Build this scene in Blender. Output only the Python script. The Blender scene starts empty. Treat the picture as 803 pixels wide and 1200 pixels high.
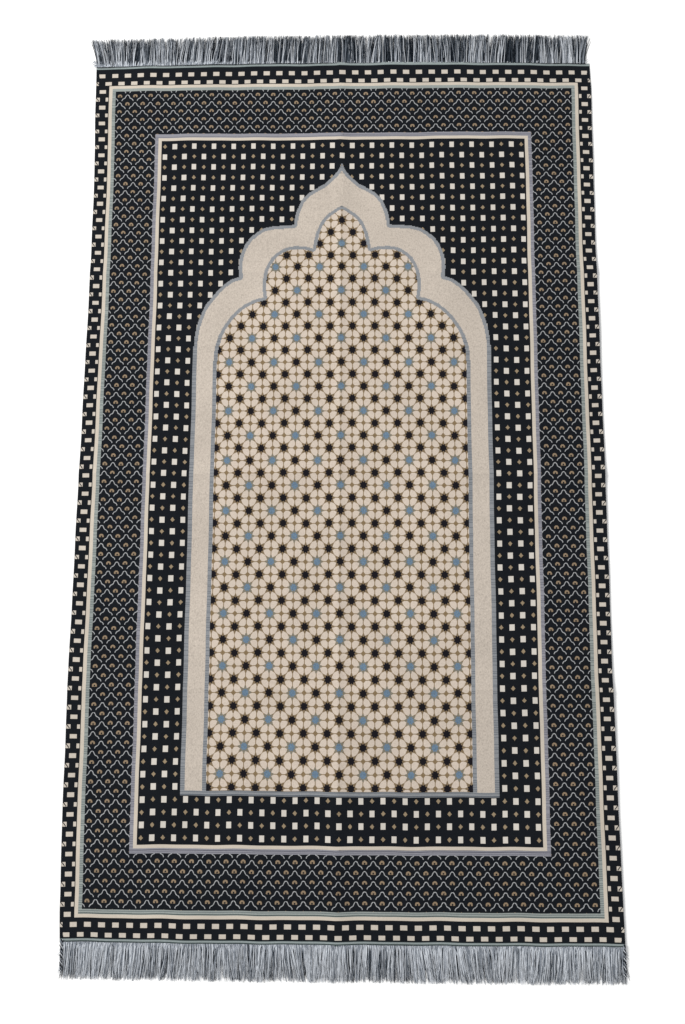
import bpy, math, random
import numpy as np
from mathutils import Matrix

random.seed(7)
rng = np.random.default_rng(7)
scene = bpy.context.scene
COL = scene.collection

# ------------------------------------------------------------------ rug layout
# u : -1..1 across the inner edge of the outer guard stripe, v : 0..1 down the rug
SX, SY = 0.33, 1.1366771           # metres per unit of u and v
TOPV, BOTV, SIDE = -0.0345, 1.0355, 1.0855
PI = math.pi


def interp(v, xs, ys):
    return np.interp(v, xs, ys)


def warp(u, v):
    """slight pull and sag of the cloth lying flat on the floor"""
    u = np.asarray(u, float); v = np.asarray(v, float)
    du = -0.0035 * (1 - np.clip(u * u, 0, 1))
    left = interp(v, [-.04, 0, .11, .22, .44, .6, .75, .9, 1.0, 1.04], [-.006, -.004, .003, .005, 0, -.003, -.005, -.003, .001, .006])
    right = interp(v, [-.04, 0, .11, .22, .49, .65, .75, .9, 1.0, 1.04], [-.005, -.002, -.005, -.006, -.003, -.003, -.003, .000, .002, .005])
    a = np.clip(np.abs(u), 0, 1.2) ** 5
    du = du + np.where(u < 0, left, right) * a
    c = 1 - np.clip(u * u, 0, 1.1)
    dv = -0.0032 * c * np.exp(-(v - TOPV) / .035) + 0.0008 * c * np.exp(-(BOTV - v) / .03)
    dv = dv + 0.0004 * np.sin(u * 5.1 + 1.0) * np.sin(v * 9 + .4)
    du = du + .0006 * np.sin(v * 37 + 3 * u) + .0004 * np.sin(v * 83 + 1 + u * 5)
    dv = dv + .00022 * np.sin(u * 23 + v * 8) + .00015 * np.sin(u * 41 + 2 - v * 13)
    return u + du, v + dv


def height(u, v):
    z = 0.0024 + 0.0010 * np.sin(u * 4.3 + v * 3.0) * np.sin(v * 7.0 + 1.1 + u)
    z = z + 0.0004 * np.sin(u * 11 + 2) * np.sin(v * 26)
    z = z + 0.0025 * np.exp(-np.abs(u + 0.004) / .022)                  # fold line down the middle
    for vc, amp in ((0.245, .0014), (0.50, .0020), (0.755, .0014)):      # cross folds
        z = z + amp * np.exp(-np.abs(v - vc) / .010)
    return z


def world(u, v, dz=0.0):
    uu, vv = warp(u, v)
    return uu * SX, (0.5 - vv) * SY, height(u, v) + dz


# ------------------------------------------------------------------ materials
def lin(c):
    c = c / 255.0
    return c / 12.92 if c <= .04045 else ((c + .055) / 1.055) ** 2.4


EXPO = 1.30


def yarn(name, rgb, vary=.10, scale=900., fleck=0., rough=.92, spec=.06, bump=.25):
    m = bpy.data.materials.new(name); m.use_nodes = True
    nt = m.node_tree; N = nt.nodes; Lk = nt.links
    b = N['Principled BSDF']
    b.inputs['Roughness'].default_value = rough
    b.inputs['Specular IOR Level'].default_value = spec
    col = [lin(c) / EXPO for c in rgb]
    tc = N.new('ShaderNodeTexCoord')
    mp = N.new('ShaderNodeMapping'); mp.inputs['Scale'].default_value = (1.0, .72, 1.0)
    Lk.new(tc.outputs['Object'], mp.inputs['Vector'])
    n1 = N.new('ShaderNodeTexNoise'); n1.inputs['Scale'].default_value = scale
    n1.inputs['Detail'].default_value = 1.5
    Lk.new(mp.outputs['Vector'], n1.inputs['Vector'])
    n2 = N.new('ShaderNodeTexNoise'); n2.inputs['Scale'].default_value = 14
    n2.inputs['Detail'].default_value = 3
    Lk.new(tc.outputs['Object'], n2.inputs['Vector'])
    r1 = N.new('ShaderNodeMapRange'); r1.inputs['From Min'].default_value = .25; r1.inputs['From Max'].default_value = .75
    r1.inputs['To Min'].default_value = 1 - vary; r1.inputs['To Max'].default_value = 1 + vary
    Lk.new(n1.outputs['Fac'], r1.inputs['Value'])
    r2 = N.new('ShaderNodeMapRange'); r2.inputs['From Min'].default_value = .3; r2.inputs['From Max'].default_value = .7
    r2.inputs['To Min'].default_value = .94; r2.inputs['To Max'].default_value = 1.06
    Lk.new(n2.outputs['Fac'], r2.inputs['Value'])
    mu = N.new('ShaderNodeMath'); mu.operation = 'MULTIPLY'
    Lk.new(r1.outputs['Result'], mu.inputs[0]); Lk.new(r2.outputs['Result'], mu.inputs[1])
    last = mu.outputs[0]
    if fleck:
        n3 = N.new('ShaderNodeTexNoise'); n3.inputs['Scale'].default_value = 420; n3.inputs['Detail'].default_value = 2
        Lk.new(mp.outputs['Vector'], n3.inputs['Vector'])
        r3 = N.new('ShaderNodeMapRange'); r3.inputs['From Min'].default_value = .56; r3.inputs['From Max'].default_value = .68
        r3.inputs['To Min'].default_value = 1; r3.inputs['To Max'].default_value = 1 - fleck
        Lk.new(n3.outputs['Fac'], r3.inputs['Value'])
        m3 = N.new('ShaderNodeMath'); m3.operation = 'MULTIPLY'
        Lk.new(last, m3.inputs[0]); Lk.new(r3.outputs['Result'], m3.inputs[1]); last = m3.outputs[0]
    vm = N.new('ShaderNodeVectorMath'); vm.operation = 'SCALE'
    vm.inputs[0].default_value = col
    Lk.new(last, vm.inputs['Scale'])
    Lk.new(vm.outputs['Vector'], b.inputs['Base Color'])
    if bump:
        bp = N.new('ShaderNodeBump'); bp.inputs['Strength'].default_value = bump; bp.inputs['Distance'].default_value = .0004
        Lk.new(n1.outputs['Fac'], bp.inputs['Height']); Lk.new(bp.outputs['Normal'], b.inputs['Normal'])
    return m


DARK, SQ, TANF, LINE, CREAM, PETAL, GARCH, GARCHD, GOUT, GOUTD, GIN, GIND, TAN, BLUE, GUARD, TANL, STAR, ENDG, ENDD, DASH, SPB, SPD = range(22)
MATS = [
    yarn('navy_black_yarn', (23, 26, 31), .22),
    yarn('square_cream_yarn', (211, 205, 196), .07),
    yarn('fan_gold_yarn', (146, 127, 104), .16),
    yarn('scallop_white_yarn', (176, 178, 180), .1),
    yarn('niche_cream_yarn', (197, 186, 174), .15, 650, .15),
    yarn('petal_cream_yarn', (207, 193, 179), .11),
    yarn('arch_grey_yarn', (140, 143, 147), .12),
    yarn('arch_slate_yarn', (82, 89, 98), .12),
    yarn('outer_guard_grey_yarn', (150, 157, 154), .12),
    yarn('outer_guard_slate_yarn', (74, 84, 88), .12),
    yarn('inner_guard_grey_yarn', (144, 144, 152), .12),
    yarn('inner_guard_slate_yarn', (88, 88, 100), .12),
    yarn('lattice_brown_yarn', (134, 114, 86), .2),
    yarn('star_blue_yarn', (105, 127, 147), .26),
    yarn('guard_cream_yarn', (204, 194, 180), .07),
    yarn('diamond_tan_yarn', (150, 133, 108), .15),
    yarn('star_black_yarn', (27, 25, 30), .2),
    yarn('end_grey_yarn', (146, 156, 156), .12),
    yarn('end_slate_yarn', (62, 74, 74), .15),
    yarn('dash_cream_yarn', (202, 193, 181), .10),
    yarn('blue_star_point_yarn', (128, 122, 108), .2),
    yarn('dark_star_point_yarn', (128, 110, 86), .22),
]

# ------------------------------------------------------------------ weaving chart
DU, DV = 0.0016, 0.00048
ub = np.linspace(-SIDE, SIDE, int(round(2 * SIDE / DU)) + 1)
vb = np.linspace(TOPV, BOTV, int(round((BOTV - TOPV) / DV)) + 1)
uc = (ub[1:] + ub[:-1]) / 2; vc = (vb[1:] + vb[:-1]) / 2
U, V = np.meshgrid(uc, vc)
A = np.abs(U)
chart = np.full(U.shape, DARK, np.int16)
OUTER, GUARD1, SCALLOP, GUARD2, FIELD, ARCH, PANEL, END_T, END_B = range(9)
part = np.full(U.shape, OUTER, np.int16)


def inrect(hw, v0, v1):
    return (A < hw) & (V > v0) & (V < v1)


# outer border: staggered dashes
PU, PV = 0.02789, 0.01093
jj = np.round((V - 0.0) / PV).astype(int)
for dj in (0,):
    k = np.where(jj % 2 == 0, 2 * np.round(U / PU / 2), 2 * np.round((U / PU - 1) / 2) + 1)
    kc = np.where((jj >= 0) & (jj <= 92) & (A > 1.0), np.sign(U) * (1.0555 + .0265 * (np.where(jj % 2 == 0, 0, np.where(A > 1.0555, 1, -1)))), k * PU)
    dash = (np.abs(U - kc) < .0134) & (np.abs(V - jj * PV) < .0025) & (jj >= -2) & (jj <= 94)
chart[dash & ((A > 1.0312) | (V < -.0085) | (V > 1.0102))] = DASH
# whipped outer edge: dark and pale stitches over the last dashes
e = (A > 1.0705) & dash
ph = (V - jj * PV) / .0029 + (A - 1.077) / .008
chart[e & (np.abs(ph) < .30)] = DARK
chart[e & (A > 1.084) & (np.sin(V * 5200) > .3)] = DARK

# outer guard stripe
R1 = inrect(1.028, -.0075, 1.0092)
R1b = inrect(1.0135, -.0036, 1.0052)
R2 = inrect(.9985, 0, 1.0)
part[R1] = GUARD1; chart[R1] = GUARD
chart[R1b] = GOUT
rowhash = rng.random(len(vc))[:, None] + 0 * U
colhash = np.repeat(rng.random((len(vc), 2)), (len(uc) + 1) // 2 + 1, axis=1)[:, :len(uc)]
rowi = np.arange(len(vc))[:, None] + 0 * U
tick = ((rowi % 4) < 1) & (colhash > .25)
sidev = (V > 0) & (V < 1.0)
chart[R1b & sidev & tick] = GOUTD
chart[R1b & (V > 1.0) & ((np.abs(V - 1.0017) < .0003) | (np.abs(V - 1.0044) < .0005))] = GOUTD
chart[R1b & (V > 1.0) & (np.abs(V - 1.0044) < .00035)] = ENDD

# scalloped border
part[R2] = SCALLOP; chart[R2] = DARK
SP, SH, S0 = 0.0676, 0.010940, 0.0050
prof = np.array([(0, 0), (6, 1), (11, 5), (17, 15), (21, 26), (25, 35), (33, 43), (44, 48), (52, 55), (57, 64), (59, 71)], float)
px = prof[:, 0] / 81 * SP / 2 * SX; py = prof[:, 1] / 97 * SH * SY
ring = R2 & ~inrect(.79, .069, .929)
ri, ci = np.nonzero(ring)
uu = U[ri, ci]; vv = V[ri, ci]
isline = np.zeros(len(uu), bool); isfan = np.zeros(len(uu), bool)
jb = np.floor((vv - S0) / SH).astype(int)
for dj in (1, 0, -1):
    j = jb + dj
    off = (j % 2) * SP / 2
    k = np.round((uu - off) / SP)
    dx = np.abs(uu - off - k * SP) * SX
    dy = (vv - S0 - j * SH) * SY
    best = np.full(len(uu), 9.)
    for a in range(len(px) - 1):
        ex, ey = px[a + 1] - px[a], py[a + 1] - py[a]
        t = np.clip(((dx - px[a]) * ex + (dy - py[a]) * ey) / (ex * ex + ey * ey), 0, 1)
        best = np.minimum(best, np.hypot(dx - px[a] - t * ex, dy - py[a] - t * ey))
    isline |= best < .00046
    # little fan between the tips
    off2 = ((j + 1) % 2) * SP / 2
    k2 = np.round((uu - off2) / SP)
    fx = (uu - off2 - k2 * SP) * SX
    fy = (vv - S0 - j * SH) * SY - .0024
    r = np.hypot(fx, fy * .95)
    isfan |= (r < .0032) & (r > .0011) & (fy < .0012) 
chart[ri[isfan], ci[isfan]] = TANF
chart[ri[isline], ci[isline]] = LINE

# inner guard stripe
R3 = inrect(.8205, .0594, .9390)
R3b = inrect(.8062, .0648, .9333)
R4 = inrect(.7915, .0688, .9293)
part[R3] = GUARD2; chart[R3] = GIN
chart[R3 & (V > .06) & (V < .938) & ((rowi % 4) < 1) & (colhash > .3)] = GIND
chart[R3 & (V > .9333) & ((np.abs(V - .9352) < .0003) | (np.abs(V - .9372) < .0003))] = GIND
chart[R3b] = GUARD

# field: squares and diamonds
part[R4] = FIELD; chart[R4] = DARK
QU, QV, Q0 = .0431, .01409, .0765
r_ = np.round((V - Q0) / QV).astype(int); c_ = np.round(U / QU).astype(int)
fx = np.abs(U - c_ * QU); fy = np.abs(V - Q0 - r_ * QV)
par = (r_ + c_) % 2
chart[R4 & (par == 1) & (fx < .0097) & (fy < .0036)] = SQ
chart[R4 & (par == 0) & (fx / .0086 + fy / .0029 < 1)] = TANL

# niche outlines (half, mirrored)
OUT = [(0, .1010), (.009, .1072), (.0186, .1118), (.0350, .1172), (.0530, .1226), (.0760, .1288), (.0990, .1324), (.1210, .1362), (.1405, .1400), (.1580, .1450), (.1735, .1503),
       (.1870, .1590), (.1960, .1662), (.2025, .1745), (.2055, .1826), (.2518, .1834), (.2917, .1842), (.3100, .1854), (.3330, .1872), (.3545, .1906), (.3780, .1962), (.3990, .2017),
       (.4130, .2080), (.4240, .2149), (.4330, .2220), (.4385, .2300), (.4410, .2400), (.4368, .2512), (.4580, .2530), (.4780, .2556),
       (.5020, .2610), (.5270, .2680), (.5490, .2755), (.5760, .2862), (.5920, .2960), (.6060, .3073), (.6160, .3190), (.6225, .3315), (.6250, .3470), (.6255, .3700), (.6255, .8750)]
INN = [(0, .1578), (.0190, .1602), (.0369, .1637), (.0540, .1672), (.0697, .1713), (.0830, .1764), (.0942, .1814), (.1034, .1880), (.1110, .1945), (.1175, .2035), (.1225, .2115), (.1238, .2142),
       (.1450, .2124), (.1700, .2114), (.1940, .2110), (.2176, .2113), (.2380, .2128), (.2585, .2158), (.2800, .2205), (.2990, .2260), (.3130, .2322), (.3235, .2388), (.3310, .2460), (.3350, .2534),
       (.3372, .2600), (.3370, .2670), (.3310, .2775), (.3500, .2786), (.3718, .2804), (.3920, .2838), (.4110, .2868), (.4305, .2915), (.4495, .2962), (.4670, .3015), (.4812, .3077),
       (.4950, .3134), (.5070, .3199), (.5170, .3255), (.5250, .3325), (.5310, .3385), (.5352, .3452), (.5392, .3598), (.5405, .3776), (.5405, .8697)]


def halfwidth(pts, v):
    """inside test of the mirrored outline by crossing count"""
    n = np.zeros(v.shape, int)
    return n


def inside_outline(pts, a, v):
    ins = np.zeros(a.shape, bool)
    P = pts + [(-.2, pts[-1][1]), (-.2, pts[0][1] - .03), (0, pts[0][1] - .0)]
    m = len(P)
    for i in range(m):
        x1, y1 = P[i]; x2, y2 = P[(i + 1) % m]
        if y1 == y2: continue
        cond = (y1 > v) != (y2 > v)
        xx = (x2 - x1) * (v - y1) / (y2 - y1) + x1
        ins ^= cond & (a < xx)
    return ins


def dist_outline(pts, a, v):
    d = np.full(a.shape, 9.)
    for (x1, y1), (x2, y2) in zip(pts[:-1], pts[1:]):
        ax, ay, bx, by = x1 * SX, y1 * SY, x2 * SX, y2 * SY
        ex, ey = bx - ax, by - ay
        t = np.clip(((a * SX - ax) * ex + (v * SY - ay) * ey) / (ex * ex + ey * ey), 0, 1)
        d = np.minimum(d, np.hypot(a * SX - ax - t * ex, v * SY - ay - t * ey))
    return d


sub = (A < .64) & (V > .095) & (V < .88)
ri, ci = np.nonzero(sub)
a = A[ri, ci]; v = V[ri, ci]; u = U[ri, ci]
a0, v0 = a, v
a = (np.floor(a0 / .0034) + .5) * .0034; v = np.where(v0 < .84, (np.floor(v0 / .00098) + .5) * .00098, v0)   # the outline is stepped stitch by stitch
io = inside_outline(OUT, a, v) & (v >= OUT[0][1]); ii = inside_outline(INN, a, v) & (v >= INN[0][1])
do = dist_outline(OUT, a, v); di = dist_outline(INN, a, v)
low = np.clip((v - .30) / .06, 0, 1)
wo = .0049 + .0006 * low; wi = .0047 + .0010 * low
val = np.full(len(a), -1); pp = np.full(len(a), -1)
band = io & ~ii
val[band] = CREAM; pp[io] = ARCH
tk = ((rowi[ri, ci] % 4) < 1) & (colhash[ri, ci] > .35) & (v > .33)
so = io & (do < wo) & (v < .8697)
val[so] = GARCH; val[so & tk] = GARCHD
si = ii & (di < wi) & (v < .8697)
val[si] = GARCH; val[si & tk] = GARCHD
bt = io & (v >= .8697)
val[bt] = GARCH
val[bt & ((np.abs(v - .8712) < .00025) | (np.abs(v - .8742) < .0003))] = GARCHD
pan = ii & ~si & (v < .8693)
pp[pan] = PANEL
# star lattice
a, v = a0, v0
LU, LV, L0 = .0471, .01531, .1771
X = u / LU; Y = (v - L0) / LV
# nearest void node (i + j odd) : local |x|+|y| <= 1 cell
i0 = np.round(X); j0 = np.round(Y)
odd = ((i0 + j0) % 2) != 0
dx = X - i0; dy = Y - j0
# if nearest node is a star move to the neighbouring void on the larger axis
mvx = (~odd) & (np.abs(dx) >= np.abs(dy)); mvy = (~odd) & ~mvx
vi = i0 + np.where(mvx, np.sign(dx + 1e-9), 0); vj = j0 + np.where(mvy, np.sign(dy + 1e-9), 0)
p = np.abs(X - vi); q = np.abs(Y - vj)
val[pan] = TAN
s = (p + q) / 1.41421; t = (p - q) / 1.41421
el = (np.abs((s - .425) / .262) ** 2.2 + np.abs(t / .41) ** 2.0) < 1
gapmain = .032 + .40 * np.clip(np.maximum(p, q) - .44, 0, 1)
pet = el & (p > gapmain) & (q > gapmain) & (p + q < .965 - .38 * np.clip(np.abs(p - q) - .12, 0, 1)) & (np.hypot(1 - np.maximum(p, q), np.minimum(p, q)) > .37)
val[pan & pet] = PETAL
si_ = np.round((X + Y) / 2); sj_ = np.round((X - Y) / 2)
sx = si_ + sj_; sy = si_ - sj_        # nearest star node (sum even)
rx = X - sx; ry = Y - sy
th = np.arctan2(ry, rx); rr = np.hypot(rx, ry)
star = rr < (.292 + .045 * np.cos(8 * (th - PI / 8)))
sxi = sx.astype(int); syi = sy.astype(int)
blue = (syi % 2 == 0) & (((sxi + syi) // 2) % 2 != 0)
sp = pan & (rr < .50) & ~pet
val[sp & blue] = SPB; val[sp & ~blue] = SPD
val[pan & star & ~blue] = STAR
val[pan & (rr < (.272 + .04 * np.cos(8 * (th - PI / 8)))) & blue] = BLUE
ok = val >= 0
chart[ri[ok], ci[ok]] = val[ok]
ok = pp >= 0
part[ri[ok], ci[ok]] = pp[ok]

# woven end bands
te = V < -.0306
part[te] = END_T; chart[te] = ENDG
chart[te & (V > -.0313)] = ENDD
be = V > 1.0310
part[be] = END_B; chart[be] = ENDG
chart[be & (V > 1.0338)] = ENDD
chart[be & (V < 1.0316)] = ENDD

# ------------------------------------------------------------------ build cloth
def link(name, me, parent=None, mats=None):
    o = bpy.data.objects.new(name, me); COL.objects.link(o)
    if parent: o.parent = parent
    for m in mats or []: me.materials.append(m)
    return o


def mesh_from(name, co, quads, mi, parent, mats, smooth=False):
    me = bpy.data.meshes.new(name)
    me.vertices.add(len(co)); me.vertices.foreach_set('co', np.ascontiguousarray(co, np.float32).ravel())
    nf = len(quads)
    me.loops.add(nf * 4); me.loops.foreach_set('vertex_index', np.ascontiguousarray(quads, np.int32).ravel())
    me.polygons.add(nf); me.polygons.foreach_set('loop_start', np.arange(0, nf * 4, 4, dtype=np.int32))
    me.polygons.foreach_set('material_index', np.ascontiguousarray(mi, np.int32))
    if smooth: me.polygons.foreach_set('use_smooth', np.ones(nf, bool))
    o = link(name, me, parent, mats)
    me.update(calc_edges=True)
    return o


rug = bpy.data.objects.new('prayer_rug', None); COL.objects.link(rug)
rug['label'] = 'fringed prayer rug with cream arched niche and navy patterned borders lying flat on white'
rug['category'] = 'rug'

nR, nC = chart.shape
code = part.astype(np.int32) * 64 + chart
brk = np.ones((nR, nC), bool)
brk[:, 1:] = (code[:, 1:] != code[:, :-1])
brk[:, ::14] = True
rs, cs = np.nonzero(brk)
flat = rs * nC + cs
nxt = np.append(flat[1:], nR * nC)
ce = cs + (nxt - flat)
pt = part[rs, cs]; mtl = chart[rs, cs]
GU, GV = np.meshgrid(ub, vb)
gx, gy, gz = world(GU, GV)
grid = np.stack([gx, gy, gz], -1)
NAMES = {OUTER: 'outer_border', GUARD1: 'guard_stripe', SCALLOP: 'scalloped_border', GUARD2: 'guard_stripe', FIELD: 'centre_field',
         ARCH: 'niche_arch', PANEL: 'niche_panel', END_T: 'end_band', END_B: 'end_band'}
LABELS = {OUTER: 'outermost black border with staggered cream dashes', GUARD1: 'outer cream and green grey guard stripe',
          SCALLOP: 'black border of white scallops with small gold fans', GUARD2: 'inner cream and lilac grey guard stripe',
          FIELD: 'black field of cream squares and tan diamonds around the niche', ARCH: 'plain cream lobed arch band with grey edging',
          PANEL: 'cream star lattice panel with black and blue stars', END_T: 'thin grey woven band at the upper fringe',
          END_B: 'thin grey woven band at the lower fringe'}
for pid, nm in NAMES.items():
    s_ = pt == pid
    r0, c0, c1, mm = rs[s_], cs[s_], ce[s_], mtl[s_]
    W = nC + 1
    q = np.stack([(r0 + 1) * W + c0, (r0 + 1) * W + c1, r0 * W + c1, r0 * W + c0], -1)
    used, inv = np.unique(q.ravel(), return_inverse=True)
    co = grid.reshape(-1, 3)[used]
    us, mi = np.unique(mm, return_inverse=True)
    o = mesh_from(nm, co, inv.reshape(-1, 4), mi, rug, [MATS[k] for k in us])
    o['label'] = LABELS[pid]
print('cloth faces', len(rs))

# backing with a rolled rim, so the cloth has thickness
nu_, nv_ = 120, 200
bu = np.linspace(-SIDE - .0006, SIDE + .0006, nu_); bv = np.linspace(TOPV - .0002, BOTV + .0002, nv_)
BU, BV = np.meshgrid(bu, bv)
x, y, z = world(BU, BV, -.00025)
top = np.stack([x, y, z], -1).reshape(-1, 3)
bot = top.copy(); bot[:, 2] = .0004
idx = np.arange(nu_ * nv_).reshape(nv_, nu_)
def gridq(ix): return np.stack([ix[1:, :-1], ix[1:, 1:], ix[:-1, 1:], ix[:-1, :-1]], -1).reshape(-1, 4)
loop = np.concatenate([idx[0, :], idx[1:, -1], idx[-1, -2::-1], idx[-2:0:-1, 0]])
n = nu_ * nv_
skirt = np.stack([loop, np.roll(loop, -1), np.roll(loop, -1) + n, loop + n], -1)
qq = np.concatenate([gridq(idx), gridq(idx)[:, ::-1] + n, skirt])
o = mesh_from('backing', np.concatenate([top, bot]), qq, np.zeros(len(qq), int), rug, [MATS[DARK]], True)

# ------------------------------------------------------------------ threads
TH = [yarn('thread_dark', (26, 32, 40), .2, 300, bump=0), yarn('thread_slate', (80, 89, 99), .15, 300, bump=0),
      yarn('thread_grey', (152, 159, 169), .12, 300, bump=0), yarn('thread_pale', (222, 227, 234), .08, 300, bump=0)]


class Threads:
    def __init__(s): s.v = []; s.f = []; s.m = []

    def add(s, path, r0, r1, mat):
        n = len(path); base = len(s.v)
        for i, (x, y, z) in enumerate(path):
            a = path[max(i - 1, 0)]; b = path[min(i + 1, n - 1)]
            tx, ty = b[0] - a[0], b[1] - a[1]; l = math.hypot(tx, ty) or 1e-9
            nx, ny = -ty / l, tx / l
            r = r0 + (r1 - r0) * i / (n - 1)
            s.v += [(x + nx * r, y + ny * r, z), (x, y, z + r), (x - nx * r, y - ny * r, z), (x, y, z - r * .6)]
        for i in range(n - 1):
            for k in range(4):
                k2 = (k + 1) % 4
                s.f.append((base + i * 4 + k, base + i * 4 + k2, base + i * 4 + 4 + k2, base + i * 4 + 4 + k)); s.m.append(mat)

    def build(s, name, parent):
        return mesh_from(name, np.array(s.v), np.array(s.f), np.array(s.m), parent, TH, True)


def smooth_noise(seed, wl):
    r = np.random.default_rng(seed); n = int(2.6 / wl) + 4
    a = r.normal(size=n); xs = (np.arange(n) - 1) * wl - 1.2
    return lambda u: float(np.interp(u, xs, a))


TONE = {1: -.60, -1: .30}


def fringe(vroot, length, sgn, lean_ends, seed, rootlight, udom, ntop):
    """sgn +1: threads run up (away), -1: down"""
    R = random.Random(seed)
    T = Threads()
    n1, n2, n3 = smooth_noise(seed, .012), smooth_noise(seed + 1, .035), smooth_noise(seed + 2, .22)
    tone = smooth_noise(seed + 3, .011); tone2 = smooth_noise(seed + 4, .05); ln = smooth_noise(seed + 5, .02)
    def strand(u, z0, mats, l, rad, extra=0.):
        x0, y0, zz = [float(t) for t in world(np.array(u), np.array(vroot))]
        lean = (.0013 * n1(u) + .0024 * n2(u) + .0022 * n3(u) + R.gauss(0, .0019) + extra)
        ends = lean_ends[0] * max(0, (-u - .93) / .15) ** 1.3 + lean_ends[1] * max(0, (u - .93) / .15) ** 1.3 if abs(u) > .93 else 0
        lean += ends
        curl = R.gauss(0, .0011); ph = R.random() * 6.28
        path = []
        for i in range(6):
            t = i / 5
            path.append((x0 + lean * t ** 1.35 + curl * math.sin(ph + t * 4.2) * t, y0 + sgn * (l * t - .0004), max(.0006, z0 * (1 - .75 * t) + .0003 * math.sin(ph + 3 * t))))
        T.add(path, rad, rad * .45, R.choice(mats))
    N = 1500
    for i in range(N):           # dark undergrowth
        u = udom[0] + (udom[1] - udom[0]) * (i + R.random()) / N
        strand(u, .0014, [0, 0, 1], length * R.uniform(.78, 1.01), .00038)
    for i in range(3200):        # mixed
        u = udom[0] + (udom[1] - udom[0]) * R.random()
        tn = .55 * tone(u) + .4 * tone2(u) + R.gauss(0, .5) + rootlight(u) * .35 + TONE[sgn]
        mats = [3, 3, 1] if tn > .7 else [2, 3, 0] if tn > .1 else [1, 2, 0, 0] if tn > -.7 else [0, 1, 0]
        strand(u, .0024 + R.random() * .0006, mats, length * (R.uniform(.84, 1.04) + .008 * ln(u)), R.uniform(.00020, .00038))
    for i in range(ntop):         # pale stray locks on top
        u = udom[0] + (udom[1] - udom[0]) * R.random()
        strand(u, .0034, [3, 2, 3], length * R.uniform(.9, 1.05), .00042, R.gauss(0, .0012))
    for i in range(2600):        # soft pale nap close to the band
        u = udom[0] + (udom[1] - udom[0]) * R.random()
        if R.random() < rootlight(u):
            strand(u, .0040, [2, 3, 2], length * R.uniform(.08, .42) * (.45 + .55 * rootlight(u)), .00045)
    return T


top_light = lambda u: float(np.interp(u, [-1.1, -.6, -.3, .1, 1.1], [.75, .6, .2, .05, .08]))
bot_light = lambda u: .92
ft = fringe(TOPV + .0004, .0455, 1, (-.0085, .0110), 11, top_light, (-1.083, 1.066), 240)
o = ft.build('fringe', rug); o['label'] = 'upper fringe of dark and pale grey threads'
fb = fringe(BOTV - .0004, .0445, -1, (-.0030, .0015), 23, bot_light, (-1.070, 1.080), 620)
R = random.Random(5)
for sgn_, ue in ((-1, -1.074), (1, 1.079)):        # twisted selvedge tail hanging beside the lower fringe
    x0, y0, z0 = [float(t) for t in world(np.array(ue), np.array(BOTV))]
    for s_ in range(5):
        ph = s_ * 1.3
        path = [(x0 + sgn_ * .001 + .0016 * math.sin(ph + i * 1.5) + R.gauss(0, .0003), y0 + .004 - i * .0024, .0035 - .00008 * i + .0008 * math.cos(ph + i * 1.5)) for i in range(17)]
        fb.add(path, .0006, .0004, [0, 3, 0, 2, 0][s_])
o = fb.build('fringe', rug); o['label'] = 'lower fringe of pale silver grey threads'

# ------------------------------------------------------------------ white surface
fm = bpy.data.materials.new('white_paper'); fm.use_nodes = True
nt = fm.node_tree; b = nt.nodes['Principled BSDF']
b.inputs['Roughness'].default_value = .8; b.inputs['Specular IOR Level'].default_value = .1
nz = nt.nodes.new('ShaderNodeTexNoise'); nz.inputs['Scale'].default_value = 3
cr = nt.nodes.new('ShaderNodeValToRGB')
cr.color_ramp.elements[0].color = (.90, .90, .90, 1); cr.color_ramp.elements[1].color = (.92, .92, .92, 1)
nt.links.new(nz.outputs['Fac'], cr.inputs['Fac']); nt.links.new(cr.outputs['Color'], b.inputs['Base Color'])
me = bpy.data.meshes.new('floor')
me.from_pydata([(-8, -8, 0), (8, -8, 0), (8, 8, 0), (-8, 8, 0)], [], [(0, 1, 2, 3)])
fl = link('floor', me, None, [fm]); fl['kind'] = 'structure'

# ------------------------------------------------------------------ light
w = bpy.data.worlds.new('World'); scene.world = w; w.use_nodes = True
bg = w.node_tree.nodes['Background']
bg.inputs['Color'].default_value = (.985, .992, 1, 1); bg.inputs['Strength'].default_value = .68
ld = bpy.data.lights.new('softbox', 'AREA'); ld.shape = 'RECTANGLE'; ld.size = 1.8; ld.size_y = 1.6
ld.energy = 255; ld.color = (1, .985, .96)
lo = bpy.data.objects.new('softbox', ld); COL.objects.link(lo)
lo.location = (-3.2, 1.8, 3.2)
from mathutils import Vector
lo.rotation_euler = (Vector((0, 0, 0)) - Vector(lo.location)).to_track_quat('-Z', 'Y').to_euler()

# ------------------------------------------------------------------ camera
cam = bpy.data.cameras.new('camera'); co_ = bpy.data.objects.new('camera', cam); COL.objects.link(co_)
Rm = Matrix(((9.99751389e-01, -8.51697371e-04, 2.22807959e-02), (4.68969744e-03, 9.84949460e-01, -1.72778957e-01), (-2.17983025e-02, 1.72840492e-01, 9.84708585e-01)))
co_.matrix_world = Matrix.Translation((0.03512074, -0.31167578, 1.47884919)) @ Rm.to_4x4()
cam.sensor_fit = 'VERTICAL'; cam.sensor_height = 36; cam.lens = 36 * 1300 / 1200.
cam.clip_start = .01; cam.clip_end = 50
scene.camera = co_
scene.render.engine = 'CYCLES'
scene.view_settings.view_transform = 'Standard'
scene.view_settings.look = 'None'
scene.view_settings.exposure = 0; scene.view_settings.gamma = 1
